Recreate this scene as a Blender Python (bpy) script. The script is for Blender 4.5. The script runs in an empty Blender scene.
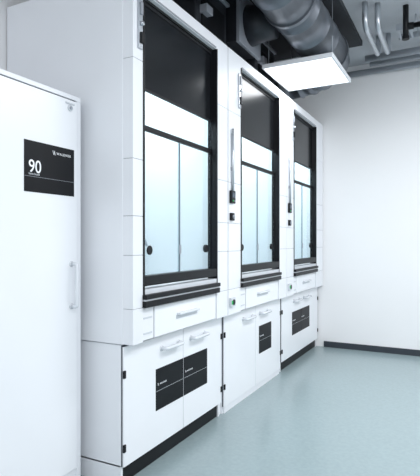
import bpy, bmesh, math
from mathutils import Vector, Matrix
scene = bpy.context.scene
COL = scene.collection
scene.view_settings.view_transform = 'Standard'
scene.view_settings.look = 'None'

# ---------------------------------------------------------------- materials
def mat(name, color, rough=0.4, metal=0.0, var=0.03, scale=6.0, bump=0.0, spec=0.5, emit=None, es=0.0):
    m = bpy.data.materials.new(name); m.use_nodes = True
    nt = m.node_tree; b = nt.nodes['Principled BSDF']
    tc = nt.nodes.new('ShaderNodeTexCoord')
    n = nt.nodes.new('ShaderNodeTexNoise'); n.inputs['Scale'].default_value = scale; n.inputs['Detail'].default_value = 4
    nt.links.new(tc.outputs['Object'], n.inputs['Vector'])
    r = nt.nodes.new('ShaderNodeValToRGB')
    r.color_ramp.elements[0].position = 0.3; r.color_ramp.elements[1].position = 0.7
    r.color_ramp.elements[0].color = [max(0, c*(1-var)) for c in color] + [1]
    r.color_ramp.elements[1].color = [min(1, c*(1+var)) for c in color] + [1]
    nt.links.new(n.outputs['Fac'], r.inputs['Fac'])
    nt.links.new(r.outputs['Color'], b.inputs['Base Color'])
    b.inputs['Roughness'].default_value = rough; b.inputs['Metallic'].default_value = metal
    b.inputs['Specular IOR Level'].default_value = spec
    if bump:
        bp = nt.nodes.new('ShaderNodeBump'); bp.inputs['Strength'].default_value = bump; bp.inputs['Distance'].default_value = 0.002
        nt.links.new(n.outputs['Fac'], bp.inputs['Height']); nt.links.new(bp.outputs['Normal'], b.inputs['Normal'])
    if emit:
        b.inputs['Emission Color'].default_value = (*emit, 1); b.inputs['Emission Strength'].default_value = es
    return m

def glass_mat(name, tint, gloss=0.05):
    m = bpy.data.materials.new(name); m.use_nodes = True
    nt = m.node_tree; nt.nodes.clear()
    o = nt.nodes.new('ShaderNodeOutputMaterial'); mx = nt.nodes.new('ShaderNodeMixShader')
    t = nt.nodes.new('ShaderNodeBsdfTransparent'); t.inputs[0].default_value = (*tint, 1)
    g = nt.nodes.new('ShaderNodeBsdfGlossy'); g.inputs['Roughness'].default_value = 0.04
    mx.inputs[0].default_value = gloss
    nt.links.new(t.outputs[0], mx.inputs[1]); nt.links.new(g.outputs[0], mx.inputs[2])
    nt.links.new(mx.outputs[0], o.inputs[0])
    return m

WHITE = mat('white_powder_coat', (0.805, 0.825, 0.86), 0.36, var=0.012, scale=3)
WHITE2 = mat('white_door_laminate', (0.84, 0.86, 0.892), 0.32, var=0.012, scale=2)
LINER = mat('pale_liner', (0.80, 0.825, 0.84), 0.5, var=0.01)
GREY = mat('grey_plastic', (0.30, 0.32, 0.36), 0.45)
LGREY = mat('light_grey_plastic', (0.60, 0.63, 0.67), 0.4)
GAP = mat('shadow_gap_rubber', (0.06, 0.065, 0.08), 0.8)
SEAM = mat('panel_seam', (0.22, 0.235, 0.26), 0.8)
BLACK = mat('black_powder_coat', (0.006, 0.007, 0.009), 0.45, var=0.2, spec=0.25)
BLACKG = mat('black_glossy_panel', (0.007, 0.008, 0.010), 0.20, var=0.2, spec=0.35)
SIGN = mat('black_sign_film', (0.005, 0.006, 0.008), 0.45, var=0.1, spec=0.2)
INK = mat('white_lettering', (0.9, 0.92, 0.95), 0.5, var=0.01)
STEEL = mat('galvanised_steel', (0.16, 0.175, 0.20), 0.36, metal=0.7, var=0.15, scale=4)
CHROME = mat('satin_metal', (0.55, 0.58, 0.62), 0.3, metal=0.8, var=0.05)
DARKD = mat('dark_duct_steel', (0.032, 0.036, 0.045), 0.45, metal=0.3, var=0.25, scale=8)
PIPE = mat('painted_grey_pipe', (0.40, 0.43, 0.47), 0.3, metal=0.45, var=0.06)
WHANDLE = mat('pale_handle_plastic', (0.72, 0.75, 0.79), 0.25, var=0.01)
GREEN = mat('green_indicator', (0.02, 0.40, 0.10), 0.4, emit=(0.02, 0.5, 0.1), es=0.1)
SCREEN = mat('display_glass', (0.05, 0.07, 0.10), 0.15)
WALL = mat('painted_wall', (0.83, 0.835, 0.845), 0.75, var=0.01, scale=1.2, bump=0.05)
CEIL = mat('grey_concrete_ceiling', (0.47, 0.49, 0.52), 0.85, var=0.10, scale=2.5, bump=0.1)
DARKSHEET = mat('near_black_ceiling_tone', (0.025, 0.028, 0.034), 0.8, var=0.2, scale=3)
SKIRT = mat('dark_vinyl_skirting', (0.03, 0.038, 0.05), 0.5)
LAMP = mat('lamp_diffuser', (0.9, 0.93, 0.95), 0.5, var=0.0, emit=(0.95, 0.98, 1.0), es=1.6)
TUBE = mat('hood_lamp_tube', (0.9, 0.95, 1), 0.5, var=0.0, emit=(0.88, 0.96, 1.0), es=3.0)
GLASS = glass_mat('sash_glass', (0.90, 0.955, 0.975), .07)
GLASSU = glass_mat('upper_clear_glass', (0.86, 0.93, 0.955), .06)
GEDGE = mat('glass_edge', (0.14, 0.18, 0.21), 0.2)
FLOOR = mat('blue_grey_vinyl_floor', (0.295, 0.372, 0.388), 0.24, var=0.042, scale=38)

# ---------------------------------------------------------------- builders
WORLD_LOC = {}
class MB:
    def __init__(s): s.bm = bmesh.new(); s.mats = []
    def mi(s, m):
        if m not in s.mats: s.mats.append(m)
        return s.mats.index(m)
    def merge(s, t, m, smooth=False):
        i = s.mi(m)
        for f in t.faces: f.material_index = i; f.smooth = smooth
        bmesh.ops.recalc_face_normals(t, faces=t.faces)
        me = bpy.data.meshes.new('tmp'); t.to_mesh(me); t.free()
        s.bm.from_mesh(me); bpy.data.meshes.remove(me)
    def box(s, x0, x1, y0, y1, z0, z1, m, bev=0.0):
        t = bmesh.new()
        bmesh.ops.create_cube(t, size=1, matrix=Matrix.Translation(((x0+x1)/2, (y0+y1)/2, (z0+z1)/2)) @ Matrix.Diagonal((x1-x0, y1-y0, z1-z0, 1)))
        if bev: bmesh.ops.bevel(t, geom=t.edges[:], offset=bev, segments=2, affect='EDGES', profile=0.5)
        s.merge(t, m); return s
    def tube(s, pts, r, m, seg=14, smooth=True):
        pts = [Vector(p) for p in pts]; n = len(pts)
        rs = r if isinstance(r, (list, tuple)) else [r]*n
        t = bmesh.new(); rings = []; prev = None
        for i, p in enumerate(pts):
            d = (pts[min(i+1, n-1)] - pts[max(i-1, 0)]).normalized()
            if prev is None:
                a = Vector((0, 0, 1)) if abs(d.z) < 0.9 else Vector((1, 0, 0))
            else: a = prev
            u = (a - d*a.dot(d)).normalized(); v = d.cross(u); prev = u
            rings.append([t.verts.new(p + (u*math.cos(k*2*math.pi/seg) + v*math.sin(k*2*math.pi/seg))*rs[i]) for k in range(seg)])
        for a, b in zip(rings, rings[1:]):
            for k in range(seg): t.faces.new((a[k], a[(k+1) % seg], b[(k+1) % seg], b[k]))
        t.faces.new(rings[0][::-1]); t.faces.new(rings[-1])
        s.merge(t, m, smooth); return s
    def quad(s, yz, x0, x1, m):
        t = bmesh.new()
        a = [t.verts.new((x0, y, z)) for y, z in yz]; b = [t.verts.new((x1, y, z)) for y, z in yz]
        n = len(yz); t.faces.new(a); t.faces.new(b[::-1])
        for k in range(n): t.faces.new((a[k], b[k], b[(k+1) % n], a[(k+1) % n]))
        s.merge(t, m); return s
    def text(s, body, size, x, y, z, m, align='LEFT', space=1.0, bold=0.0, narrow=1.0):
        c = bpy.data.curves.new('t', 'FONT'); c.body = body; c.size = size; c.align_x = align; c.extrude = 0.0006
        c.space_character = space; c.offset = size*bold
        o = bpy.data.objects.new('t', c); COL.objects.link(o)
        dg = bpy.context.evaluated_depsgraph_get(); dg.update()
        me = bpy.data.meshes.new_from_object(o.evaluated_get(dg))
        me.transform(Matrix(((0, 0, 1, x), (narrow, 0, 0, y), (0, 1, 0, z), (0, 0, 0, 1))))
        t = bmesh.new(); t.from_mesh(me); s.merge(t, m)
        bpy.data.objects.remove(o); bpy.data.meshes.remove(me); bpy.data.curves.remove(c)
        return s
    def out(s, name, parent=None, label=None, category=None, kind=None, group=None):
        co = [v.co for v in s.bm.verts]
        lo = Vector([min(c[i] for c in co) for i in range(3)]); hi = Vector([max(c[i] for c in co) for i in range(3)])
        c = (lo+hi)/2
        if not parent: c.z = lo.z
        me = bpy.data.meshes.new(name); bmesh.ops.translate(s.bm, verts=s.bm.verts, vec=-c)
        s.bm.to_mesh(me); s.bm.free()
        for m in s.mats: me.materials.append(m)
        o = bpy.data.objects.new(name, me); COL.objects.link(o)
        if parent:
            o.parent = parent; o.location = c - WORLD_LOC[parent.name]
        else: o.location = c
        WORLD_LOC[o.name] = c.copy()
        tag(o, label, category, kind, group); return o
def tag(o, label=None, category=None, kind=None, group=None):
    if label: o['label'] = label
    if category: o['category'] = category
    if kind: o['kind'] = kind
    if group: o['group'] = group
def empty(name, loc, label, category, group=None):
    e = bpy.data.objects.new(name, None); e.empty_display_size = 0.1; e.location = loc; COL.objects.link(e)
    WORLD_LOC[e.name] = Vector(loc); tag(e, label, category, None, group); return e

# ---------------------------------------------------------------- room
YF = 6.30; XB = -2.62; ZC = 3.60
MB().box(XB-.1, 3.6, -2.5, YF+.1, -0.1, 0, FLOOR).out('floor', kind='structure')
MB().box(XB-.1, 3.6, YF, YF+.1, 0, ZC, WALL).out('wall_far', kind='structure')
MB().box(XB-.1, XB, -2.5, YF, 0, ZC, WALL).out('wall_left', kind='structure')
MB().box(XB-.1, 3.6, -2.5, YF+.1, ZC, ZC+.1, CEIL).out('ceiling', kind='structure')
MB().box(XB, -0.98, 2.3, 5.55, ZC-.05, ZC, DARKSHEET).out('dark_sheet_1', kind='structure')  # added near-black sheet standing in for the dark ceiling area above the hoods
MB().box(-1.60, 3.6, YF-.012, YF, 0, .075, SKIRT, .002).out('baseboard_far', kind='structure')

# ---------------------------------------------------------------- signs
def emblem(b, x, y, z, h, m):
    t = h*.11; sl = h*.34
    for o in (0, h*.46):
        b.quad([(y+o+sl, z), (y+o+sl+t, z), (y+o+t, z+h), (y+o, z+h)], x-.0004, x+.0004, m)
    b.quad([(y+sl+t, z), (y+sl+t*1.6, z+h*.10), (y+h*.46+t, z+h), (y+h*.46, z+h*.92)], x-.0004, x+.0004, m)
def sign(parent, x, y0, y1, z0, z1, number=None):
    b = MB().box(x-.001, x+.002, y0, y1, z0, z1, SIGN)
    w = y1-y0; h = z1-z0; xf = x+.0022
    if number:
        b.box(x+.0018, x+.0026, y0, y1, z0+h*.30, z0+h*.306, GREY)
        b.text(number, .092, xf, y0+.026, z0+h*.385, INK, bold=.004, narrow=.92)
        b.text('fume hood', .016, xf, y0+.028, z0+h*.335, LGREY)
        b.text('WALDNER', .019, xf, y1-.132, z1-.046, INK, space=1.25)
        emblem(b, xf, y1-.160, z1-.050, .023, INK)
    else:
        b.box(x+.0018, x+.0026, y0+.004, y1-.004, z0+h*.46, z0+h*.467, LGREY)
        b.text('WALDNER', .0145, xf, y0+.042, z0+h*.60, INK, space=1.2)
        emblem(b, xf, y0+.018, z0+h*.59, .017, INK)
    return b.out('sign', parent, label='black sign with white lettering')

def bar_handle(parent, x, yc, zc, L, vertical=False, r=.009, m=WHANDLE):
    b = MB(); st = .042; pts = []
    prof = [(-L/2, 0), (-L/2, st*.8), (-L/2+.002, st*.93), (-L/2+.010, st), (L/2-.010, st), (L/2-.002, st*.93), (L/2, st*.8), (L/2, 0)]
    for a, d in prof:
        pts.append((x+d, yc, zc+a) if vertical else (x+d, yc+a, zc))
    b.tube(pts, r, m, 10)
    for a in (-L/2, L/2):
        p = (x, yc, zc+a) if vertical else (x, yc+a, zc)
        b.tube([p, (x+.004, p[1], p[2])], r*1.6, m, 12)
    return b.out('handle', parent, label='pale bow handle')

# ---------------------------------------------------------------- storage cabinet with number 90
xf = -1.93
cab = empty('storage_cabinet', (-2.25, 1.60, 0), 'tall white storage cabinet with a black sign numbered 90', 'cabinet')
YE = 2.112
(MB().box(XB+.01, xf-.02, 1.10, YE, .0, 2.195, WHITE, .003)
    .box(xf-.02, xf-.002, 1.10, YE, 2.17, 2.195, WHITE, .002)
    .box(xf-.02, xf-.002, YE-.032, YE, .0, 2.17, WHITE, .002)
    .box(xf-.02, xf-.002, 1.10, 1.13, .0, 2.17, WHITE, .002)
    .box(xf-.02, xf-.010, 1.13, YE-.032, .0, .095, WHITE)
    .box(xf-.0205, xf-.014, YE-.044, YE-.032, .1, 2.17, GAP)
    .box(xf-.0205, xf-.014, 1.13, YE-.034, 2.155, 2.17, GAP)).out('body', cab)
d = MB().box(xf-.014, xf+.004, 1.133, YE-.037, .10, 2.162, WHITE2, .003).out('door', cab)
sign(d, xf+.004, 1.702, 2.050, 1.628, 1.887, '90')
bar_handle(d, xf+.004, 2.030, 1.135, .235, True, .010)
(MB().tube([(xf+.004, 2.018, 2.115), (xf+.012, 2.018, 2.115)], .017, LGREY, 16, False)
    .tube([(xf+.012, 2.018, 2.115), (xf+.017, 2.018, 2.115)], .009, GREY, 12, False)
    .box(xf+.004, xf+.010, 1.985, 2.052, 2.135, 2.145, LGREY, .002)).out('lock', d)

# ---------------------------------------------------------------- fume hoods
XP = -1.61   # front plane of posts
XS = -1.655  # sash plane
HT = 2.89
def hood(y0, y1, a, b, fixture_y, label):
    e = empty('fume_hood', (-2.1, (y0+y1)/2, .80), label, 'fume hood', 'fume hoods along the wall')
    (MB().box(XB+.01, XP-.07, y0, y0+.03, .80, HT, WHITE, .003)
        .box(XB+.01, XP-.07, y1-.03, y1, .80, HT, WHITE, .003)
        .box(XB+.01, XP-.07, y0+.03, y1-.03, HT-.03, HT, WHITE)
        .box(XB+.01, XB+.03, y0+.03, y1-.03, .80, HT-.03, WHITE)).out('housing', e)
    seams = [.80, 1.00, 1.30, 1.52, 1.84, 2.40, HT]
    for (p, q) in ((y0+.004, a), (b, y1-.004)):
        m = MB()
        m.box(XP-.07, XP-.004, p+.003, q-.003, .802, HT-.002, SEAM)
        for z0, z1 in zip(seams, seams[1:]):
            m.box(XP-.072, XP, p, q, z0+.0012, z1-.0012, WHITE, .0022)
        m.out('front_post', e)
    MB().box(XP-.06, XP, a, b, 2.80, HT, WHITE, .003).box(XP-.0, XP+.004, a+.02, b-.02, 2.803, 2.812, GREY).out('header_panel', e)
    la, lb = a-.045, b+.006
    if la < y0+.035: la = y0+.035
    (MB().box(-2.50, -2.48, la, lb, .98, 2.76, LINER)
        .box(-2.48, -1.76, la, la+.012, .98, 2.76, LINER)
        .box(-2.48, -1.684, lb-.010, lb, .98, 2.76, LINER)
        .box(-2.48, -1.76, la, lb, 2.76, 2.775, LINER)
        .box(-2.478, -2.455, la+.014, lb-.014, 1.10, 2.55, LINER, .004)
        .box(-2.455, -2.452, la+.014, lb-.014, 1.80, 1.808, LGREY)
        .box(-2.455, -2.451, (la+lb)/2+.18, (la+lb)/2+.190, 1.10, 2.55, LGREY)).out('interior_liner', e)
    MB().box(-2.55, -1.70, la, lb, .92, .98, WHITE, .006).out('worktop', e)
    MB().tube([(-1.85, la+.12, 2.735), (-1.85, lb-.12, 2.735)], .014, TUBE, 10).box(-1.89, -1.81, la+.1, lb-.1, 2.748, 2.76, WHITE).out('lamp', e)
    for ty in ((a+b)/2+.28, min((a+b)/2+.60, lb-.07)):
        (MB().tube([(-2.30, ty, .98), (-2.30, ty, 1.34), (-2.29, ty, 1.38), (-2.26, ty, 1.395), (-2.21, ty, 1.385), (-2.195, ty, 1.34)], .009, GREY, 8)
            .tube([(-2.30, ty, .98), (-2.30, ty, 1.0)], .02, LGREY, 12)
            .tube([(-2.30, ty-.03, 1.2), (-2.30, ty+.03, 1.2)], .010, GREY, 8)).out('service_tap', e)
    (MB().box(-1.682, XP+.006, a-.002, a+.012, 1.0, 2.80, BLACK, .002)
        .box(-1.682, XP+.006, b-.010, b+.002, 1.0, 2.80, BLACK, .002)
        .box(-1.682, XP-.03, a+.012, b-.010, 2.785, 2.80, BLACK)).out('sash_frame', e)
    m = MB().box(XS-.012, XS, a+.012, b-.010, 2.265, 2.785, BLACKG, .002)
    m.box(XS, XS+.010, a+.012, b-.010, 2.262, 2.276, BLACK, .002)
    m.box(XS, XS+.006, a+.012, b-.010, 2.765, 2.785, BLACK, .001)
    m.out('upper_panel', e)
    MB().box(XS-.010, XS-.004, a+.012, b-.010, 2.05, 2.265, GLASSU).out('upper_glass', e)
    s = (MB().box(XS-.015, XS+.006, a+.013, b-.011, 2.030, 2.062, BLACK, .003)
        .box(XS-.015, XP+.004, a+.013, b-.011, 1.120, 1.178, BLACK, .004)
        .box(XS-.012, XS+.004, a+.013, a+.022, 1.178, 2.030, BLACK)
        .box(XS-.008, XS+.002, b-.018, b-.011, 1.178, 2.030, BLACK)).out('sash', e)
    mid = a+.50*(b-a)
    MB().box(XS-.004, XS+.000, a+.022, mid+.006, 1.178, 2.030, GLASS).box(XS-.005, XS+.002, mid+.002, mid+.013, 1.178, 2.03, GEDGE).out('glass_pane', s)
    MB().box(XS-.012, XS-.008, mid, b-.018, 1.178, 2.030, GLASS).out('glass_pane', s)
    for ky in (a+.128, b-.085):
        MB().tube([(XS-.012 if ky > mid else XS-.001, ky, 1.325), (XS+.004, ky, 1.325), (XS+.006, ky, 1.325)], [.028, .028, .024], BLACK, 24, False).out('finger_pull', s, label='round black finger pull')
    MB().box(XS, XS+.010, mid-.004, mid+.016, 1.295, 1.355, GREY, .003).out('centre_pull', s)
    MB().box(XP-.07, XP+.003, a+.012, b-.010, 1.072, 1.102, LGREY, .002).out('sill', e)
    (MB().box(XP-.06, XP+.028, a-.006, b+.006, 1.046, 1.072, BLACK, .003)
        .box(XP-.06, XP+.018, a-.002, b+.002, 1.002, 1.048, LGREY)
        .box(XP-.06, XP+.024, a-.006, b+.006, 1.000, 1.036, BLACK, .003)).out('aerofoil', e)
    MB().box(XP-.068, XP-.030, a+.002, b-.002, .801, .999, GAP).out('apron', e)
    m = MB().box(XP-.030, XP-.012, a+.004, a+.122, .806, .992, WHITE, .003)
    m.box(XP-.012, XP-.009, a+.02, a+.105, .84, .85, LGREY).box(XP-.012, XP-.009, a+.02, a+.105, .93, .94, LGREY)
    m.out('service_panel', e)
    dr = MB().box(XP-.030, XP-.008, a+.130, b-.005, .806, .992, WHITE2, .003).out('drawer', e)
    yc = (a+b)/2+.04
    (MB().box(XP-.008, XP+.022, yc-.13, yc+.13, .908, .922, WHANDLE, .004)
        .box(XP-.008, XP-.004, yc-.135, yc+.135, .884, .908, LGREY, .001)).out('handle', dr)
    (MB().box(XP, XP+.012, a-.056, a-.016, 2.46, 2.74, CHROME, .004)
        .box(XP+.012, XP+.026, a-.048, a-.024, 2.49, 2.55, BLACK, .002)
        .tube([(XP+.012, a-.036, 2.60), (XP+.030, a-.036, 2.60)], .012, CHROME, 12)
        .box(XP+.012, XP+.022, a-.046, a-.026, 2.65, 2.72, GREY, .002)).out('bracket', e)
    if fixture_y:
        f = fixture_y
        (MB().tube([(XP+.014, f, 1.775), (XP+.014, f, 2.26)], .011, CHROME, 10)
            .box(XP, XP+.014, f-.014, f+.014, 2.22, 2.25, LGREY, .002)
            .box(XP, XP+.014, f-.014, f+.014, 1.93, 1.96, GREY, .002)).out('conduit', e)
        (MB().box(XP, XP+.022, f-.038, f+.038, 1.675, 1.775, BLACK, .005)
            .box(XP+.022, XP+.0235, f-.024, f+.024, 1.72, 1.760, SCREEN)
            .tube([(XP+.022, f-.015, 1.695), (XP+.026, f-.015, 1.695)], .007, GREEN, 10)
            .tube([(XP+.022, f+.015, 1.695), (XP+.026, f+.015, 1.695)], .007, GREY, 10)).out('control_panel', e)
        (MB().box(XP, XP+.020, f-.034, f+.026, 1.540, 1.600, BLACK, .005)
            .tube([(XP+.02, f-.004, 1.57), (XP+.028, f-.004, 1.57)], .016, GREY, 14)).out('switch', e)
        (MB().box(XP, XP+.022, f-.04, f+.04, .865, .935, LGREY, .005)
            .tube([(XP+.022, f+.0, .90), (XP+.027, f+.0, .90)], .022, BLACK, 14)
            .box(XP+.022, XP+.028, f-.038, f-.022, .885, .915, GREEN, .002)).out('socket', e)
    L = bpy.data.lights.new('hood_light', 'AREA'); L.shape = 'RECTANGLE'; L.size = .5; L.size_y = lb-la-.2
    L.energy = 15.5; L.color = (.95, .985, 1)
    lo = bpy.data.objects.new('hood_light', L); COL.objects.link(lo); lo.parent = e
    lo.location = Vector((-2.0, (a+b)/2, 2.73)) - WORLD_LOC[e.name]
    return e
hood(2.17, 3.395, 2.268, 3.205, None, 'white fume hood with raised black panel beside the numbered cabinet')
hood(3.400, 4.815, 3.640, 4.575, 3.455, 'white fume hood with black sash frame standing between two others')
hood(4.820, 6.285, 5.050, 5.950, 4.885, 'white fume hood with black sash frame next to the end wall')

# ---------------------------------------------------------------- base cabinets
XD = -1.68
def base(y0, y1, mid, z0, signs, dark, label, handles):
    e = empty('base_cabinet', (-2.1, (y0+y1)/2, 0), label, 'cabinet', 'base cabinets below the fume hoods')
    (MB().box(XB+.02, XD-.02, y0, y1, z0, .795, WHITE, .002).box(XD-.021, XD-.010, y0+.004, y1-.004, z0+.006, .792, GAP)
        .box(XB+.02, XD-.02, y0, y0+.018, 0, z0+.01, WHITE).box(XB+.02, XD-.02, y1-.018, y1, 0, z0+.01, WHITE)).out('body', e)
    MB().box(XB+.06, XD-.030 if dark else XD-.006, y0+.018, y1-.018, 0, z0, BLACK if dark else WHITE, .002).out('plinth', e)
    for i, (p, q) in enumerate(((y0+.002, mid-.003), (mid+.003, y1-.002))):
        dd = MB().box(XD-.010, XD, p, q, z0+.004, .784, WHITE2, .002).out('door', e)
        hy = handles[i]
        if hy: bar_handle(dd, XD, hy, .705, .20, False, .012)
        sg = signs[i]
        if sg: sign(dd, XD, sg[0], sg[1], .327, .585)
        hp = p+.003 if i == 0 else q-.003
        for hz in (.63, .215):
            MB().box(XD-.004, XD+.008, hp-.010, hp+.010, hz-.022, hz+.022, BLACK, .003).out('hinge', dd)
    return e
base(2.180, 3.420, 2.835, .105, [(2.500, 2.831), (2.839, 3.178)], True, 'white two-door base cabinet with paired black signs and dark plinth', [2.665, 3.03])
base(3.470, 4.815, 4.130, .050, [None, (4.215, 4.540)], False, 'white two-door base cabinet with one black sign and white plinth', [3.94, 4.33])
base(4.860, 6.280, 5.545, .100, [(5.205, 5.541), (5.549, 5.895)], True, 'white two-door base cabinet with two black signs by the end wall', [5.36, 5.74])
for (p, q) in ((3.423, 3.467), (4.818, 4.857)):
    MB().box(XB+.05, XD-.03, p, q, 0, .795, WHITE, .002).out('filler_panel', label='narrow white filler panel between base cabinets', category='panel', group='filler panels between cabinets')

# ---------------------------------------------------------------- ceiling services
R = .20; DZ = 3.26
duct = empty('ventilation_duct', (-1.2, 3.4, DZ-R), 'large grey round ventilation duct hanging under the ceiling', 'duct')
pts = [(-1.2, 1.6, DZ)]; rs = [R]
for y in (2.0, 2.33, 2.66, 2.99, 3.32, 3.80, 4.13, 4.46):
    pts += [(-1.20, y, DZ), (-1.20, y+.003, DZ), (-1.20, y+.018, DZ), (-1.20, y+.021, DZ)]; rs += [R, R+.006, R+.006, R]
pts.append((-1.2, 4.860, DZ)); rs.append(R)
MB().tube(pts, rs, STEEL, 40).out('duct_run', duct)
for yy in (3.62, 4.82):
    MB().tube([(-1.2, yy, DZ), (-1.2, yy+.04, DZ)], R+.014, STEEL, 40, False).out('clamp_band', duct)
MB().tube([(-1.2, 3.64, DZ+R), (-1.2, 3.64, ZC-.05)], .006, PIPE, 8).out('hanger_rod', duct)
# segmented elbow turning towards the far hood and down onto its roof
ctr = [Vector((-1.20, 4.862, DZ))]
rb = .42
for i in range(6):
    t = (math.pi/2)*i/5
    ctr.append(Vector((-1.20-rb+rb*math.cos(t), 4.89+rb*math.sin(t), DZ-.06*i/5)))
ctr += [Vector((-1.82, 5.31, DZ-.08)), Vector((-1.96, 5.31, DZ-.14)), Vector((-2.02, 5.31, DZ-.24)), Vector((-2.02, 5.31, HT+.06)), Vector((-2.02, 5.31, HT+.03))]
ep = []; er = []
for i, c in enumerate(ctr):
    if 1 < i < len(ctr)-2:
        dd = (ctr[i+1]-ctr[i-1]).normalized()*.006
        ep += [c-dd*1.3, c-dd, c+dd, c+dd*1.3]; er += [R-.005, R+.006, R+.006, R-.005]
    else: ep.append(c); er.append(R-.006)
sd = empty('exhaust_duct', (-2.02, 5.31, HT), 'grey segmented elbow duct curving down onto a hood roof', 'duct', 'exhaust ducts above the fume hoods')
MB().tube(ep, er, STEEL, 40).out('elbow', sd)
MB().tube([(-2.02, 5.31, HT+.001), (-2.02, 5.31, HT+.031)], .235, DARKD, 28).out('collar', sd)
for i, hy in enumerate((2.70, 3.92)):
    ee = empty('exhaust_duct', (-2.02, hy, HT), ('dark square-section duct rising from a fume hood' if i == 1 else 'dark elbow duct rising from a fume hood'), 'duct', 'exhaust ducts above the fume hoods')
    if i == 1:
        (MB().box(-2.24, -1.84, hy-.20, hy+.20, HT, 3.06, DARKD, .006)
            .box(-2.26, -1.66, hy-.22, hy+.22, 3.06, 3.46, DARKD, .006)
            .box(-1.67, -1.64, hy-.24, hy+.24, 3.04, 3.48, GREY, .003)).out('elbow', ee)
        MB().tube([(-1.66, hy, DZ), (-1.56, hy, DZ), (-1.42, hy, DZ)], [.175, .155, .145], DARKD, 28).out('reducer', ee)
        MB().box(-2.28, -1.80, hy-.23, hy+.23, HT, HT+.025, GREY, .003).out('collar', ee)
    else:
        p = [(-2.02, hy, HT), (-2.02, hy, 3.01)]
        for k in range(9):
            t = math.pi/2*k/8; p.append((-2.02+.22-.22*math.cos(t), hy, 3.03+.22*math.sin(t)))
        p.append((-1.42, hy, DZ)); r = [.150]*len(p)
        MB().tube(p, r, DARKD, 28).out('elbow', ee)
        MB().tube([(-2.02, hy, HT), (-2.02, hy, HT+.03)], .19, DARKD, 28).out('collar', ee)
        MB().tube([(-1.62, hy, DZ), (-1.58, hy, DZ)], .163, GREY, 28).out('clamp_band', ee)
for hy in (3.36, 4.50):
    (MB().box(-2.38, -1.72, hy-.28, hy+.24, HT, HT+.42, DARKD, .01).box(-1.72, -1.71, hy-.20, hy+.18, HT+.06, HT+.32, BLACK, .003)
        .box(-2.40, -1.70, hy-.30, hy+.26, HT+.42, HT+.445, GREY, .003)
        .box(-2.30, -1.76, hy-.16, hy+.18, HT+.445, HT+.64, DARKD, .01)
        .box(-1.80, -1.66, hy-.22, hy-.12, HT+.18, HT+.24, GREY, .004)).out('control_box', label='dark metal damper box on the fume hood roof', category='box', group='damper boxes on the hood roofs')

lx0, lx1, ly0, ly1, lz = -1.66, -1.0, 4.24, 5.02, 2.99
lp = empty('ceiling_light', ((lx0+lx1)/2, (ly0+ly1)/2, lz), 'square white light panel hanging under the duct', 'ceiling light')
(MB().box(lx0, lx1, ly0, ly0+.018, lz, lz+.04, WHITE, .003).box(lx0, lx1, ly1-.018, ly1, lz, lz+.04, WHITE, .003)
   .box(lx0, lx0+.018, ly0+.018, ly1-.018, lz, lz+.04, WHITE, .003).box(lx1-.018, lx1, ly0+.018, ly1-.018, lz, lz+.04, WHITE, .003)
   .box(lx0+.01, lx1-.01, ly0+.01, ly1-.01, lz+.03, lz+.04, WHITE)).out('frame', lp)
MB().box(lx0+.018, lx1-.018, ly0+.018, ly1-.018, lz+.004, lz+.012, LAMP).out('diffuser', lp)
for (rx, ry) in ((lx0+.05, ly0+.05), (lx0+.05, ly1-.05), (lx1-.015, ly0+.05)):
    MB().tube([(rx, ry, lz+.035), (rx, ry, ZC-.05)], .003, PIPE, 6).out('suspension_wire', lp)

def bend(p0, p1, p2, r, n=8):
    p0, p1, p2 = map(Vector, (p0, p1, p2)); a = (p0-p1).normalized()*r; b = (p2-p1).normalized()*r
    return [tuple(p1 + a*(1-t)**2 + b*t**2) for t in [i/n for i in range(n+1)]]
def pipe(pts, r, label, m=PIPE, seg=16):
    return MB().tube(pts, r, m, seg).out('ceiling_pipe', label=label, category='pipe', group='service pipes under the ceiling')
pipe([(-.96, 5.62, 3.42), (3.4, 5.62, 3.42)], .038, 'straight grey pipe crossing under the ceiling')
pipe([(-.96, 5.92, 3.46), (3.4, 5.92, 3.46)], .030, 'straight grey pipe crossing under the ceiling')
pipe([(-1.6, 6.18, 3.46), (3.4, 6.18, 3.46)], .036, 'straight grey pipe along the top of the end wall')
for k, px in enumerate((-.80, -.70)):
    a0, a1, a2, a3 = (px, 4.66+.08*k, ZC), (px, 4.66+.08*k, 3.38), (px, 5.48, 3.38), (px, 5.48, ZC)
    pipe([a0]+bend(a0, a1, a2, .11)+bend(a1, a2, a3, .09)+[a3], .026, 'slim silver metal pipe dropping from the ceiling in a curved bend', CHROME)
dp = empty('dark_pipe', (-.47, 4.9, 3.28), 'black vertical pipe with a horizontal branch under the ceiling', 'pipe')
MB().tube([(-.47, 4.9, 3.30), (-.47, 4.9, ZC)], .026, BLACK, 18).tube([(-.47, 4.9, 3.28), (-.47, 4.9, 3.31)], .033, BLACK, 18, False).out('riser', dp)
MB().tube([(-.445, 4.9, 3.40), (1.6, 4.9, 3.40)], .024, BLACK, 18).tube([(-.445, 4.9, 3.40), (-.40, 4.9, 3.40)], .032, BLACK, 18, False).out('branch', dp)
tr = empty('cable_tray', (.9, 5.25, 3.47), 'galvanised cable tray hanging under the ceiling', 'cable tray')
for yy in (5.12, 5.375): MB().box(-.58, 3.4, yy, yy+.005, 3.47, 3.53, PIPE).out('side_rail', tr)
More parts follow.
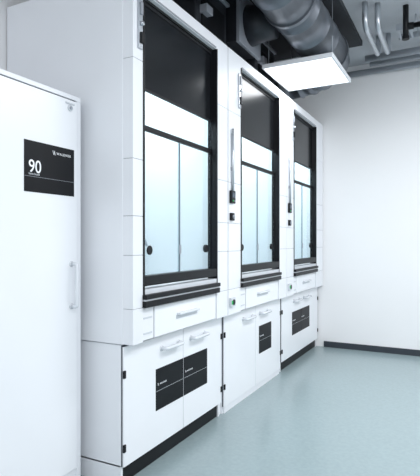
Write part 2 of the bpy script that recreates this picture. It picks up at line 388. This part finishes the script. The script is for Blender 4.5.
for i in range(35):
    MB().box(-.57+i*.11, -.55+i*.11, 5.125, 5.375, 3.472, 3.482, PIPE).out('rung', tr)
for hx in (-.4, .6, 1.8, 3.0):
    for yy in (5.1225, 5.3775): MB().tube([(hx, yy, 3.49), (hx, yy, ZC)], .006, PIPE, 6).out('hanger_rod', tr)

# ---------------------------------------------------------------- lights
def area(name, loc, rot, sx, sy, e, c=(.96, .98, 1), to=None):
    L = bpy.data.lights.new(name, 'AREA'); L.shape = 'RECTANGLE'; L.size = sx; L.size_y = sy; L.energy = e; L.color = c
    o = bpy.data.objects.new(name, L); COL.objects.link(o); o.location = loc; o.rotation_euler = rot
    if to: o.rotation_euler = (Vector(to) - Vector(loc)).to_track_quat('-Z', 'Y').to_euler()
    return o
area('panel_lamp', (-1.33, 4.63, 2.985), (0, 0, 0), .6, .7, 9)
area('unseen_fill', (.6, .6, 3.3), (0, 0, 0), .8, 1.6, 58)  # added overhead fill out of view, near the camera
area('unseen_fill', (.9, 3.8, 3.3), (0, 0, 0), .8, 1.6, 85)  # added overhead fill out of view, brightens the hood fronts' side of the room
area('unseen_fill', (1.6, 2.6, 2.8), (0, 0, 0), 1.2, .8, 28, to=(-.2, 6.3, 2.7))  # added unseen fill aimed at the far wall, no fixture modelled
area('unseen_fill', (.3, -1.8, 2.9), (0, 0, 0), 1.6, 1.0, 14, to=(-2.0, 2.6, 2.2))  # added unseen fill behind the camera, brightens the near hood side
w = bpy.data.worlds.new('world'); scene.world = w; w.use_nodes = True
nt = w.node_tree; bg = nt.nodes['Background']
bg.inputs[0].default_value = (.92, .955, 1.0, 1); bg.inputs[1].default_value = 1.17

# ---------------------------------------------------------------- camera
cd = bpy.data.cameras.new('camera'); co = bpy.data.objects.new('camera', cd); COL.objects.link(co)
cd.sensor_fit = 'HORIZONTAL'; cd.sensor_width = 36; cd.lens = 484/420*36
cd.shift_y = 3/420; cd.clip_start = .05
co.location = (0, 0, 1.38); co.rotation_euler = (math.radians(90), 0, math.radians(27.5))
scene.camera = co
